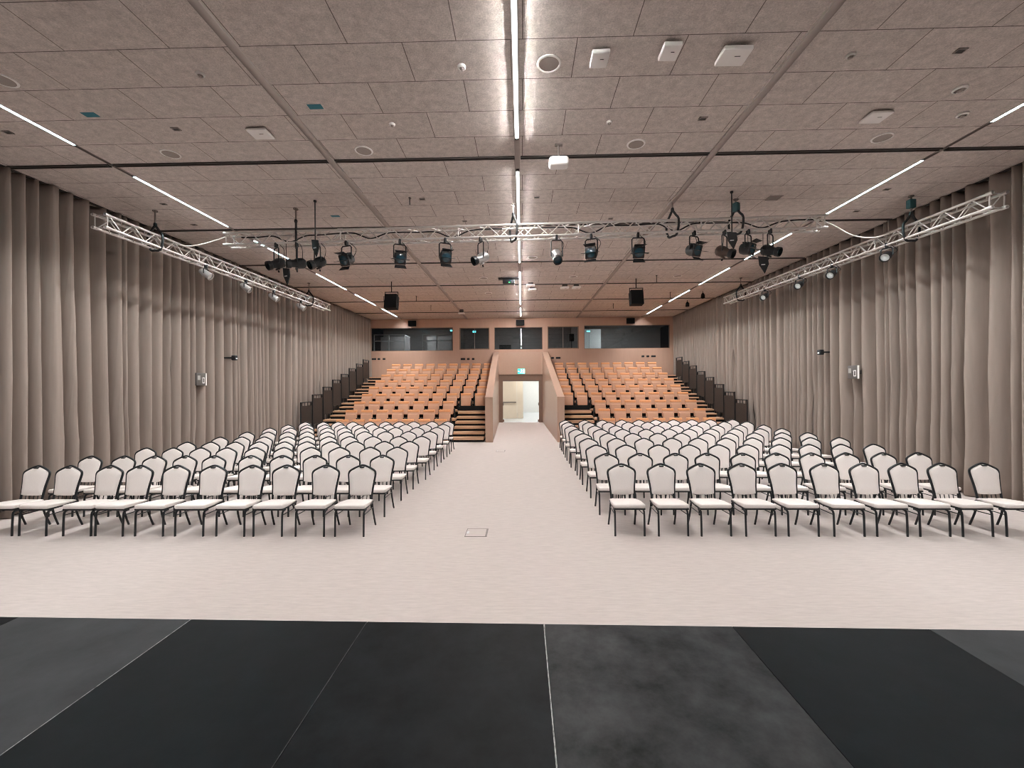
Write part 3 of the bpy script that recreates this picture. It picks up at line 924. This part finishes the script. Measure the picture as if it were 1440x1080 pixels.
# ------------------------------------------------------------------ stage lights
def yoke_parts(t, drop, halfw, m='black_metal'):
    MB().box((0, 0, -0.015), (0.05, 0.07, 0.10), bevel=0.01).obj('clamp', 'black_metal', t)
    zt = -0.075
    pts = [(-halfw, 0, -drop), (-halfw, 0, zt - 0.03), (-halfw + 0.03, 0, zt), (halfw - 0.03, 0, zt), (halfw, 0, zt - 0.03), (halfw, 0, -drop)]
    MB().tube(pts, 0.0135, 6).obj('yoke', m, t)
    MB().tube(smooth_path([(0.05, 0.05, 0.0), (halfw + 0.05, 0.09, -0.14), (halfw * 0.6, 0.10, -drop + 0.05)], 5), 0.006, 5).obj('power_lead', 'rubber', t)
def lamp(kind, x, y, z, pan, tilt, drop, lab):
    """pan: heading of the lens (0 = towards the stage), tilt: lens down"""
    t = thing('stage_light', lab, 'stage light', (x, y, z), (0, 0, pan))
    R_ = Euler((math.radians(tilt), 0, 0))
    if kind in ('profile', 'profile_bronze', 'profile_silver'):
        m = {'profile': 'black_metal', 'profile_bronze': 'bronze', 'profile_silver': 'silver'}[kind]
        yoke_parts(t, drop, 0.115, 'black_metal')
        b = MB()
        b.lathe([(0.03, 0.20), (0.075, 0.19), (0.105, 0.15), (0.11, 0.04), (0.10, -0.02), (0.08, -0.05), (0.078, -0.11), (0.08, -0.13)], 'Y', 18)
        for q in range(4):
            b.lathe([(0.113, 0.04 + q * 0.028), (0.113, 0.048 + q * 0.028)], 'Y', 18)
        b.box((0, -0.02, -0.11), (0.12, 0.05, 0.03))
        bo = b.obj('body', m, t, (0, 0, -drop), R_)
        bo.scale = (0.98, 0.90, 0.98)
        MB().lathe([(0.088, -0.12), (0.098, -0.135), (0.098, -0.215), (0.088, -0.22), (0.084, -0.20), (0.084, -0.14)], 'Y', 18, ring=True).obj('lens_tube', 'black_metal', bo)
        MB().lathe([(0.001, -0.165), (0.05, -0.16), (0.083, -0.147), (0.001, -0.143)], 'Y', 18).obj('lens', 'lens', bo)
        MB().lathe([(0.018, -0.02), (0.018, 0.025)], 'Z', 10, (0, -0.02, -0.16)).obj('focus_knob', 'black_metal', bo)
    elif kind == 'fresnel':
        yoke_parts(t, drop, 0.125)
        b = MB()
        b.lathe([(0.05, 0.16), (0.10, 0.14), (0.118, 0.08), (0.118, -0.06)], 'Y', 18)
        b.box((0, -0.075, 0), (0.235, 0.04, 0.235), bevel=0.02)
        for q in range(3):
            b.box((0, 0.10 - 0.05 * q, 0.115), (0.13, 0.02, 0.03))
        bo = b.obj('body', 'black_metal', t, (0, 0, -drop), R_)
        MB().lathe([(0.001, -0.115), (0.06, -0.108), (0.095, -0.094), (0.001, -0.092)], 'Y', 18).obj('lens', 'lens', bo)
        for sx in (-1, 1):
            d_ = MB()
            d_.prism([(-0.10, -0.12), (0.10, -0.12), (0.085, -0.01), (-0.085, -0.01)], -0.002, 0.002)
            do = d_.obj('barn_door', 'black_metal', bo, (sx * 0.125, -0.09, 0.0), Euler((0, sx * PI / 2, 0)))
            do.rotation_euler = (Matrix.Rotation(sx * math.radians(-32), 3, 'Z') @ Matrix.Rotation(PI / 2, 3, 'Z') @ Matrix.Rotation(-PI / 2, 3, 'X') @ Matrix.Rotation(PI / 2, 3, 'Y')).to_euler()
        for sz in (-1, 1):
            d_ = MB()
            d_.prism([(-0.10, -0.09), (0.10, -0.09), (0.125, -0.20), (-0.125, -0.20)], -0.002, 0.002, axis='Z')
            do = d_.obj('barn_door', 'black_metal', bo, (0, 0, sz * 0.125))
            if sz > 0:
                do.rotation_euler = (math.radians(-25), 0, 0)
                do.location = (0, 0.0, 0.09)
            else:
                do.rotation_euler = (math.radians(28), 0, 0)
                do.location = (0, 0.0, -0.085)
    elif kind in ('par', 'par_black'):
        yoke_parts(t, drop, 0.10)
        m = 'silver' if kind == 'par' else 'black_metal'
        b = MB()
        b.lathe([(0.03, 0.17), (0.06, 0.15), (0.085, 0.06), (0.088, -0.12), (0.096, -0.125), (0.096, -0.135), (0.084, -0.135), (0.08, -0.11)], 'Y', 16)
        bo = b.obj('body', m, t, (0, 0, -drop), R_)
        MB().lathe([(0.001, -0.112), (0.05, -0.108), (0.08, -0.098), (0.001, -0.096)], 'Y', 16).obj('lens', 'lens_pale', bo)
    return t
r = math.radians
FL = [('profile', -5.16, -38, 24, 'black profile spot, first on the front truss from the left end'),
      ('profile', -4.72, -58, 8, 'black profile spot seen side on under the left sling hanger'),
      ('profile', -4.28, -34, 28, 'black profile spot beside the thin pole under the front truss'),
      ('fresnel', -3.66, -18, 24, 'black fresnel lamp with barn doors, fourth from the left end of the truss'),
      ('fresnel', -2.53, 22, 22, 'black fresnel lamp with barn doors below the left ceiling rail'),
      ('fresnel', -1.58, 26, 20, 'black fresnel lamp with barn doors next to the slanted silver spot'),
      ('profile_silver', -0.84, -55, 26, 'silver profile spot slanting towards the left, near the centre strip'),
      ('profile_silver', 0.73, 4, 42, 'silver profile spot aimed at the stage, right of the centre strip'),
      ('fresnel', 1.44, -22, 12, 'black fresnel lamp with barn doors right of the upright silver spot'),
      ('fresnel', 2.39, -2, 26, 'black fresnel lamp with lower barn door hanging, near the right hanger'),
      ('fresnel', 3.52, 26, 18, 'black fresnel lamp with barn doors right of the right sling hanger'),
      ('profile_bronze', 4.13, 42, 26, 'brownish profile spot beside the dangling pole at the right'),
      ('fresnel', 4.60, 36, 14, 'black fresnel lamp between the brownish spot and the last spot'),
      ('profile', 5.04, 36, 22, 'black profile spot, last on the front truss at the right end')]
for kind, x, pan, tilt, lab in FL:
    lamp(kind, x, fty(x) - 0.12, ftz(x) - 0.03, r(pan), tilt, 0.41 if kind != 'fresnel' else 0.36, lab)
SL = [(10.21, 'nearest the stage'), (11.71, 'second from the stage'), (13.05, 'third from the stage'), (14.67, 'farthest from the stage')]
for y, lab in SL:
    lamp('par', -7.74, y, 5.19, r(98), 34, 0.2, 'small silver par lamp under the left curtain truss, ' + lab)
for y, lab in ((9.25, SL[0][1]), (10.85, SL[1][1]), (12.1, SL[2][1]), (13.8, SL[3][1])):
    lamp('par_black', 7.82, y, 5.13 + (y - 7) * 0.015, r(-58), 25, 0.24, 'small black par lamp with pale lens under the right curtain truss, ' + lab)

# dangling poles with paddle antennas, flags on lamps
def paddle(x, y, z, h, lab):
    t = thing('antenna_pole', lab, 'antenna', (x, y, z))
    if h:
        MB().tube([(0, 0, 0.1), (0, 0, h)], 0.011, 8).obj('pole', 'black_metal', t)
        MB().lathe([(0.03, h - 0.03), (0.03, h)], 'Z', 10).obj('ceiling_plate', 'black_metal', t)
    else:
        MB().tube([(0, 0, 0.06), (0, 0, 5.25 - z)], 0.006, 6).obj('stem', 'black_metal', t)
    MB().prism([(-0.09, 0.16), (0.08, 0.13), (0.10, -0.02), (0.03, -0.2), (-0.07, -0.02)], -0.012, 0.012).obj('paddle', 'black_metal', t)
    MB().box((0.0, -0.016, -0.02), (0.07, 0.006, 0.02)).obj('badge', 'silver', t)
    t.rotation_euler = (0, 0, -0.35)
paddle(-4.20, 8.54, 5.06, ZC - 5.06, 'thin black pole with flat paddle hanging before the left end of the truss')
paddle(4.16, 8.46, 5.06, ZC - 5.06, 'thin black pole with flat paddle hanging before the right end of the truss')
paddle(-4.95, 8.80, 4.56, 0, 'black arrow shaped paddle hanging below the leftmost spots')
paddle(4.90, 8.70, 4.64, 0, 'black arrow shaped paddle hanging below the last right spot')

# cables
def cable(name, pts, rr, m, lab):
    tag(MB().tube(smooth_path(pts, 8), rr, 6).obj(name, m), lab, 'cable')
cable('power_cable', [(-7.8, 9.40, 5.47), (-7.45, 9.2, 5.34), (-6.95, 9.0, 5.30), (-6.5, 8.93, 5.38), (-6.24, 8.93, 5.47)], 0.014, 'cable_white', 'white cable sagging between the left curtain truss and the front truss')
cable('power_cable', [(7.9, 9.2, 5.40), (7.3, 8.95, 5.22), (6.8, 8.85, 5.24), (6.4, 8.8, 5.42), (6.1, 8.80, 5.56)], 0.014, 'cable_white', 'white cable sagging between the right curtain truss and the front truss')
rnd = random.Random(4)
for a, b, lab in ((-6.0, -0.4, 'black cable bundle lying along the left half of the front truss'), (0.4, 6.0, 'black cable bundle lying along the right half of the front truss')):
    pts = []
    n = 16
    for i in range(n + 1):
        x = a + (b - a) * i / n
        pts.append((x, fty(x) + 0.02, ftz(x) + 0.20 - (0.12 if i % 5 == 3 else 0.0) + rnd.uniform(-0.02, 0.02)))
    cable('power_cable', pts, 0.014, 'rubber', lab)

# ------------------------------------------------------------------ ceiling fittings
def ring_speaker(x, y, lab, rr=0.14):
    t = thing('ceiling_speaker', lab, 'speaker', (x, y, ZC), group='round ceiling speakers')
    MB().lathe([(rr - 0.022, -0.012), (rr, -0.010), (rr + 0.004, 0.0), (rr - 0.022, 0.0)], 'Z', 28, ring=True).obj('rim', 'white_plastic', t)
    MB().lathe([(0.001, -0.008), (rr - 0.02, -0.006), (rr - 0.02, 0.0), (0.001, 0.0)], 'Z', 28).obj('grille', 'grille', t)
for x, y, lab in [(0.34, 4.99, 'beside the nearest centre strip light'), (-2.52, 6.75, 'near the left ceiling rail, before the first dark rail'), (1.82, 6.72, 'right of the hanging white projector'), (5.59, 6.68, 'below the rounded plate at the right'), (-5.67, 6.73, 'left, between the strip light and the white plate'), (-6.33, 5.03, 'at the far left edge of the view')]:
    ring_speaker(x, y, 'round white rimmed ceiling speaker ' + lab)
for x, y, lab in [(-1.35, 15.05, 'left of the black projector'), (-1.37, 17.54, 'behind the black projector, left of centre'), (1.83, 15.01, 'right of the centre beyond the truss'), (5.52, 15.1, 'near the right rear strip light'), (0.33, 12.66, 'just beyond the truss by the centre strip')]:
    ring_speaker(x, y, 'pale round ceiling speaker ' + lab, 0.15)
def detector(x, y, lab, rr=0.05):
    t = thing('smoke_detector', lab, 'detector', (x, y, ZC), group='ceiling detectors')
    MB().lathe([(rr * 0.7, -0.03), (rr, -0.02), (rr, 0.0)], 'Z', 16).obj('base', 'white_plastic', t)
    MB().lathe([(0.004, -0.045), (rr * 0.4, -0.042), (rr * 0.5, -0.028)], 'Z', 12).obj('sensor', 'grille', t)
for x, y, lab, rr in [(-3.85, 5.01, 'left of the left ceiling rail', 0.05), (-0.69, 5.0, 'left of the nearest centre strip', 0.05), (-1.85, 6.07, 'between the left rail and centre strip', 0.042), (3.81, 4.97, 'just right of the right ceiling rail', 0.05), (1.28, 6.13, 'above the hanging white projector', 0.042), (6.24, 6.13, 'near the right strip light, the farther', 0.07), (5.66, 5.59, 'near the right strip light, the nearer', 0.08)]:
    detector(x, y, 'small white round ceiling detector ' + lab, rr)
def ap(x, y, sx, sy, h, lab, bev, drop=0.02, nm='access_point'):
    t = thing(nm, lab, 'ceiling device', (x, y, ZC))
    MB().b2(-sx * 0.3, sx * 0.3, -sy * 0.3, sy * 0.3, -drop, 0).obj('mount', 'track_dark', t, smooth=False)
    MB().box((0, 0, -drop - h / 2), (sx, sy, h), bevel=bev, seg=4).obj('housing', 'white_plastic', t)
    MB().box((sx * 0.1, -sy * 0.1, -drop - h - 0.001), (sx * 0.2, 0.008, 0.003)).obj('label_strip', 'track_dark', t)
ap(0.91, 4.86, 0.20, 0.23, 0.055, 'white square ceiling box nearest the centre strip, first of three', 0.012, 0.03)
ap(1.68, 4.78, 0.20, 0.23, 0.055, 'white square ceiling box, middle of three', 0.012, 0.03)
ap(2.42, 4.86, 0.32, 0.26, 0.05, 'larger white square ceiling box beside the right rail', 0.01, 0.04)
ap(-3.85, 6.18, 0.30, 0.26, 0.035, 'white rounded plate on the ceiling left of the left rail', 0.016, 0.02)
ap(5.02, 6.10, 0.30, 0.26, 0.035, 'white rounded plate on the ceiling above a round speaker, right side', 0.016, 0.02)
t = thing('projector', 'white rounded device hanging on a short pole before the first dark rail', 'projector', (0.6, 6.69, ZC))
MB().tube([(0, 0, -0.22), (0, 0, 0)], 0.012, 8).obj('pole', 'grey_metal', t)
MB().box((0, 0, -0.01), (0.12, 0.06, 0.02)).obj('ceiling_plate', 'grey_metal', t)
MB().box((0, 0, -0.29), (0.31, 0.22, 0.14), bevel=0.05, seg=5).obj('housing', 'white_plastic', t)
t = thing('projector', 'black projector with green status light hanging beyond the truss', 'projector', (-0.45, 15.1, ZC))
MB().tube([(0, 0, -0.1), (0, 0, 0)], 0.03, 8).obj('pole', 'black_metal', t)
MB().box((0, 0, -0.03), (0.75, 0.3, 0.03), bevel=0.01).obj('ceiling_plate', 'black_metal', t)
MB().box((0, 0, -0.15), (0.42, 0.36, 0.14), bevel=0.02).obj('housing', 'black_metal', t)
MB().lathe([(0.001, -0.2), (0.045, -0.2), (0.05, -0.17)], 'Y', 14, (0.05, 0, -0.14)).obj('lens', 'lens', t)
MB().box((0.02, -0.185, -0.2), (0.06, 0.01, 0.03)).obj('status_light', 'green_led', t)
for x, y, lab in [(0.34, 15.88, 'right of the black projector'), (0.42, 16.6, 'further back right of the black projector'), (1.66, 16.3, 'near the right rail, left of a pair'), (2.1, 16.3, 'near the right rail, right of a pair'), (-3.05, 21.4, 'on a rod near the back wall')]:
    ap(x, y, 0.32, 0.26, 0.06, 'small white box at the rear ceiling ' + lab, 0.02, 0.16 if y > 20 else 0.07)
for x, y, lab in [(-5.95, 5.72, 'near the left strip light'), (-2.77, 5.66, 'beside the left ceiling rail'), (-4.14, 9.35, 'before the front truss')]:
    tag(MB().b2(x - 0.095, x + 0.095, y - 0.05, y + 0.05, ZC - 0.003, ZC).obj('tape_patch', 'blue_tape', smooth=False), 'blue rectangular tape patch on the ceiling ' + lab, 'tape')
def vent(x, y, sx, sy, lab, m='track_dark'):
    t = thing('ceiling_vent', lab, 'vent', (x, y, ZC), group='ceiling vents')
    MB().b2(-sx, sx, -sy, sy, -0.004, 0).obj('recess', m, t, smooth=False)
    f = MB()
    f.b2(-sx, sx, -sy, -sy + 0.012, -0.01, 0).b2(-sx, sx, sy - 0.012, sy, -0.01, 0).b2(-sx, -sx + 0.012, -sy, sy, -0.01, 0).b2(sx - 0.012, sx, -sy, sy, -0.01, 0)
    f.obj('frame', 'track', t, smooth=False)
vent(5.17, 8.78, 0.13, 0.11, 'brown square ceiling grille behind the right end of the front truss', 'grey_metal')
for x, y, lab in [(-7.56, 6.07, 'by the left strip at the left picture edge'), (-7.39, 8.58, 'above the near end of the left curtain truss'), (-7.64, 9.71, 'between left strip and left curtain truss'), (7.18, 8.48, 'beside the right strip light, nearer'), (7.42, 9.55, 'beside the right strip light, farther'), (-2.0, 8.56, 'left of centre before the front truss'), (0.32, 8.56, 'right of the centre strip before the front truss'), (-1.3, 9.75, 'left of centre over the front truss'), (2.05, 9.75, 'right of centre over the front truss'), (-5.04, 6.08, 'left of the white rounded plate'), (2.6, 6.1, 'left of the right rail'), (5.02, 4.95, 'front right, near the ceiling edge')]:
    vent(x, y, 0.055, 0.04, 'small dark ceiling opening ' + lab)
for x, y, h, lab in [(-2.24, 8.49, 0.14, 'dark short rod hanging left of centre before the truss'), (-5.9, 18.0, 0.22, 'thin rod hanging from the rear ceiling by the left strip'), (-6.3, 20.2, 0.22, 'thin rod hanging from the rear ceiling near the left curtain'), (-4.5, 18.0, 0.24, 'thin rod hanging right of the left black speaker'), (-4.35, 20.2, 0.24, 'thin rod hanging behind the left black speaker'), (4.75, 15.0, 0.24, 'thin rod hanging right of the right ceiling rail'), (6.2, 17.8, 0.26, 'thin rod hanging near the right rear strip'), (4.35, 20.2, 0.24, 'thin rod hanging behind the right black speaker')]:
    t = thing('ceiling_rod', lab, 'rod', (x, y, ZC), group='ceiling rods')
    MB().tube([(0, 0, -h), (0, 0, 0)], 0.012, 6).obj('rod', 'track_dark', t)
    MB().lathe([(0.03, -0.012), (0.03, 0)], 'Z', 10).obj('plate', 'track_dark', t)
for x, y, lab in [(7.5, 17.7, 'small black pendant speaker near the right curtain, nearer'), (7.6, 19.6, 'small black pendant speaker near the right curtain, farther')]:
    t = thing('pendant_speaker', lab, 'speaker', (x, y, ZC))
    MB().tube([(0, 0, -0.1), (0, 0, 0)], 0.012, 6).obj('stem', 'black_metal', t)
    MB().lathe([(0.03, -0.08), (0.07, -0.14), (0.085, -0.28), (0.05, -0.30)], 'Z', 14).obj('housing', 'black_matte', t)

def yoke_speaker(x, y, ztop, lab, rz):
    t = thing('hanging_speaker', lab, 'speaker', (x, y, ZC), (0, 0, rz))
    d0 = ZC - ztop
    MB().tube([(0, 0, -d0), (0, 0, 0)], 0.018, 8).obj('drop_rod', 'black_metal', t)
    b = MB()
    b.b2(-0.245, 0.245, -0.03, 0.03, -d0 - 0.02, -d0).b2(-0.245, -0.228, -0.03, 0.03, -d0 - 0.42, -d0 - 0.02).b2(0.228, 0.245, -0.03, 0.03, -d0 - 0.42, -d0 - 0.02)
    b.obj('yoke', 'black_metal', t, smooth=False)
    c = MB()
    c.prism([(-0.17, -0.28), (0.14, -0.25), (0.17, 0.24), (-0.17, 0.25)], -0.222, 0.222, axis='X')
    co = c.obj('cabinet', 'black_matte', t, (0, 0, -d0 - 0.37), (math.radians(-12), 0, 0), smooth=False)
    MB().b2(-0.205, 0.205, -0.178, -0.172, -0.25, 0.22).obj('grille', 'black_matte', co, smooth=False)
yoke_speaker(-4.76, 15.4, 5.63, 'black loudspeaker in a yoke hanging from the ceiling, left of centre', 0.0)
yoke_speaker(4.14, 15.4, 5.67, 'black loudspeaker in a yoke hanging from the ceiling, right of centre', 0.0)
for x, z, lab in [(-6.28, 5.58, 'above the wide left window'), (-0.09, 5.56, 'above the window over the doorway'), (6.15, 5.60, 'above the wide right window')]:
    t = thing('wall_speaker', 'black wall loudspeaker on the back wall ' + lab, 'speaker', (x, YB, z))
    MB().b2(-0.05, 0.05, -0.12, 0.0, 0.1, 0.22).obj('bracket', 'black_metal', t, smooth=False)
    c = MB()
    c.prism([(-0.24, -0.32), (0.24, -0.32), (0.18, -0.1), (-0.18, -0.1)], 0.0, 0.30, axis='Z')
    c.obj('cabinet', 'black_matte', t, smooth=False)
    MB().b2(-0.22, 0.22, -0.327, -0.32, 0.02, 0.28).obj('grille', 'black_matte', t, smooth=False)

# socket plates on the back wall
for gi, (xs_, zz, lab) in enumerate([([-8.6, -8.31, -8.01], 3.72, 'by the left curtain'), ([-3.41, -3.10, -2.82], 3.68, 'left of the passage'), ([1.76, 2.08], 3.70, 'right of the passage'), ([6.92, 7.2, 7.52], 3.75, 'by the right curtain')]):
    for j, x in enumerate(xs_):
        wide = (gi < 2 and j == 0) or (gi >= 2 and j == len(xs_) - 1)
        hw = 0.13 if wide else 0.075
        t = thing('socket_plate', '%s black socket plate on the back wall %s, %s of its set' % ('wide' if wide else 'small', lab, ORD[j]), 'socket', (x, YB, zz), group='back wall socket plates')
        MB().b2(-hw, hw, -0.02, 0.0, -0.055, 0.055, bevel=0.006).obj('plate', 'black_metal', t)
        so = MB()
        for q in range(3 if wide else 1):
            so.lathe([(0.026, -0.024), (0.026, -0.018)], 'Y', 12, ((q - 1) * 0.08 if wide else 0, 0, 0))
        so.obj('socket', 'rail_mesh', t)

# wall devices at the curtains
def wall_panel(x, y, z, s, lab):
    t = thing('wall_panel', lab, 'control panel', (x, y, z), (0, 0, s * PI / 2))
    MB().b2(-0.16, 0.16, 0.0, 0.05, -0.17, 0.17, bevel=0.01).obj('housing', 'panel_grey', t)
    MB().b2(-0.13, -0.04, -0.004, 0.0, -0.02, 0.10).obj('display', 'display', t, smooth=False)
    b = MB()
    b.b2(0.04, 0.12, -0.004, 0.0, -0.11, -0.09).b2(0.04, 0.12, -0.004, 0.0, 0.03, 0.05).b2(0.04, 0.055, -0.004, 0.0, -0.09, 0.03).b2(0.105, 0.12, -0.004, 0.0, -0.09, 0.03)
    b.obj('icon', 'white_plastic', t, smooth=False)
    for q in (-0.005, 0.02):
        MB().lathe([(0.008, -0.006), (0.008, 0.0)], 'Y', 8, (q, 0, 0.03)).obj('button', 'display', t)
    MB().b2(0.162, 0.20, 0.0, 0.02, -0.17, 0.17).obj('side_plate', 'white_plastic', t, smooth=False)
    MB().b2(-0.05, 0.05, 0.05, 0.42, -0.05, 0.05).obj('bracket', 'panel_grey', t, smooth=False)
wall_panel(-8.66, 11.22, 2.42, 1, 'grey control panel box showing through the left curtain')
wall_panel(8.54, 11.15, 2.48, -1, 'grey control panel box showing through the right curtain')
def wall_cam(x, y, z, s, lab):
    t = thing('wall_camera', lab, 'camera', (x, y, z), (0, 0, s * PI / 2))
    MB().b2(-0.03, 0.03, 0.0, 0.45, -0.02, 0.02).obj('bracket', 'black_metal', t, smooth=False)
    MB().box((0, -0.06, 0.0), (0.13, 0.12, 0.15), bevel=0.02).obj('housing', 'black_metal', t)
    MB().box((0, -0.122, -0.02), (0.07, 0.008, 0.04), bevel=0.003).obj('lens', 'lens_pale', t)
wall_cam(-8.63, 12.42, 3.07, 1, 'small black camera sticking out of the left curtain')
wall_cam(8.50, 12.17, 3.07, -1, 'small black camera sticking out of the right curtain')

# floor boxes
for x, y, sx, sy, lab in [(-0.70, 6.37, 0.165, 0.17, 'square floor socket box with steel edges in the aisle, before the chairs'), (-0.73, 14.1, 0.15, 0.17, 'square floor socket box in the aisle near the passage')]:
    t = thing('floor_box', lab, 'floor box', (x, y, 0.0))
    f = MB()
    f.b2(-sx, sx, -sy, -sy + 0.012, 0, 0.004).b2(-sx, sx, sy - 0.012, sy, 0, 0.004).b2(-sx, -sx + 0.012, -sy, sy, 0, 0.004).b2(sx - 0.028, sx, -sy, sy, 0, 0.004)
    f.obj('frame', 'grey_metal', t, smooth=False)
    MB().b2(-sx + 0.012, sx - 0.028, -sy + 0.012, sy - 0.012, 0, 0.003).obj('lid', 'carpet', t, smooth=False)
    MB().b2(-sx + 0.012, -sx + 0.05, -0.05, 0.05, 0.003, 0.005).obj('latch', 'silver', t, smooth=False)
tag(MB().lathe([(0.02, 0.0), (0.02, 0.006), (0.012, 0.012)], 'Z', 12, (-0.55, 20.3, 0)).obj('floor_stud', 'grey_metal'), 'tiny metal stud on the floor inside the entrance passage', 'stud')
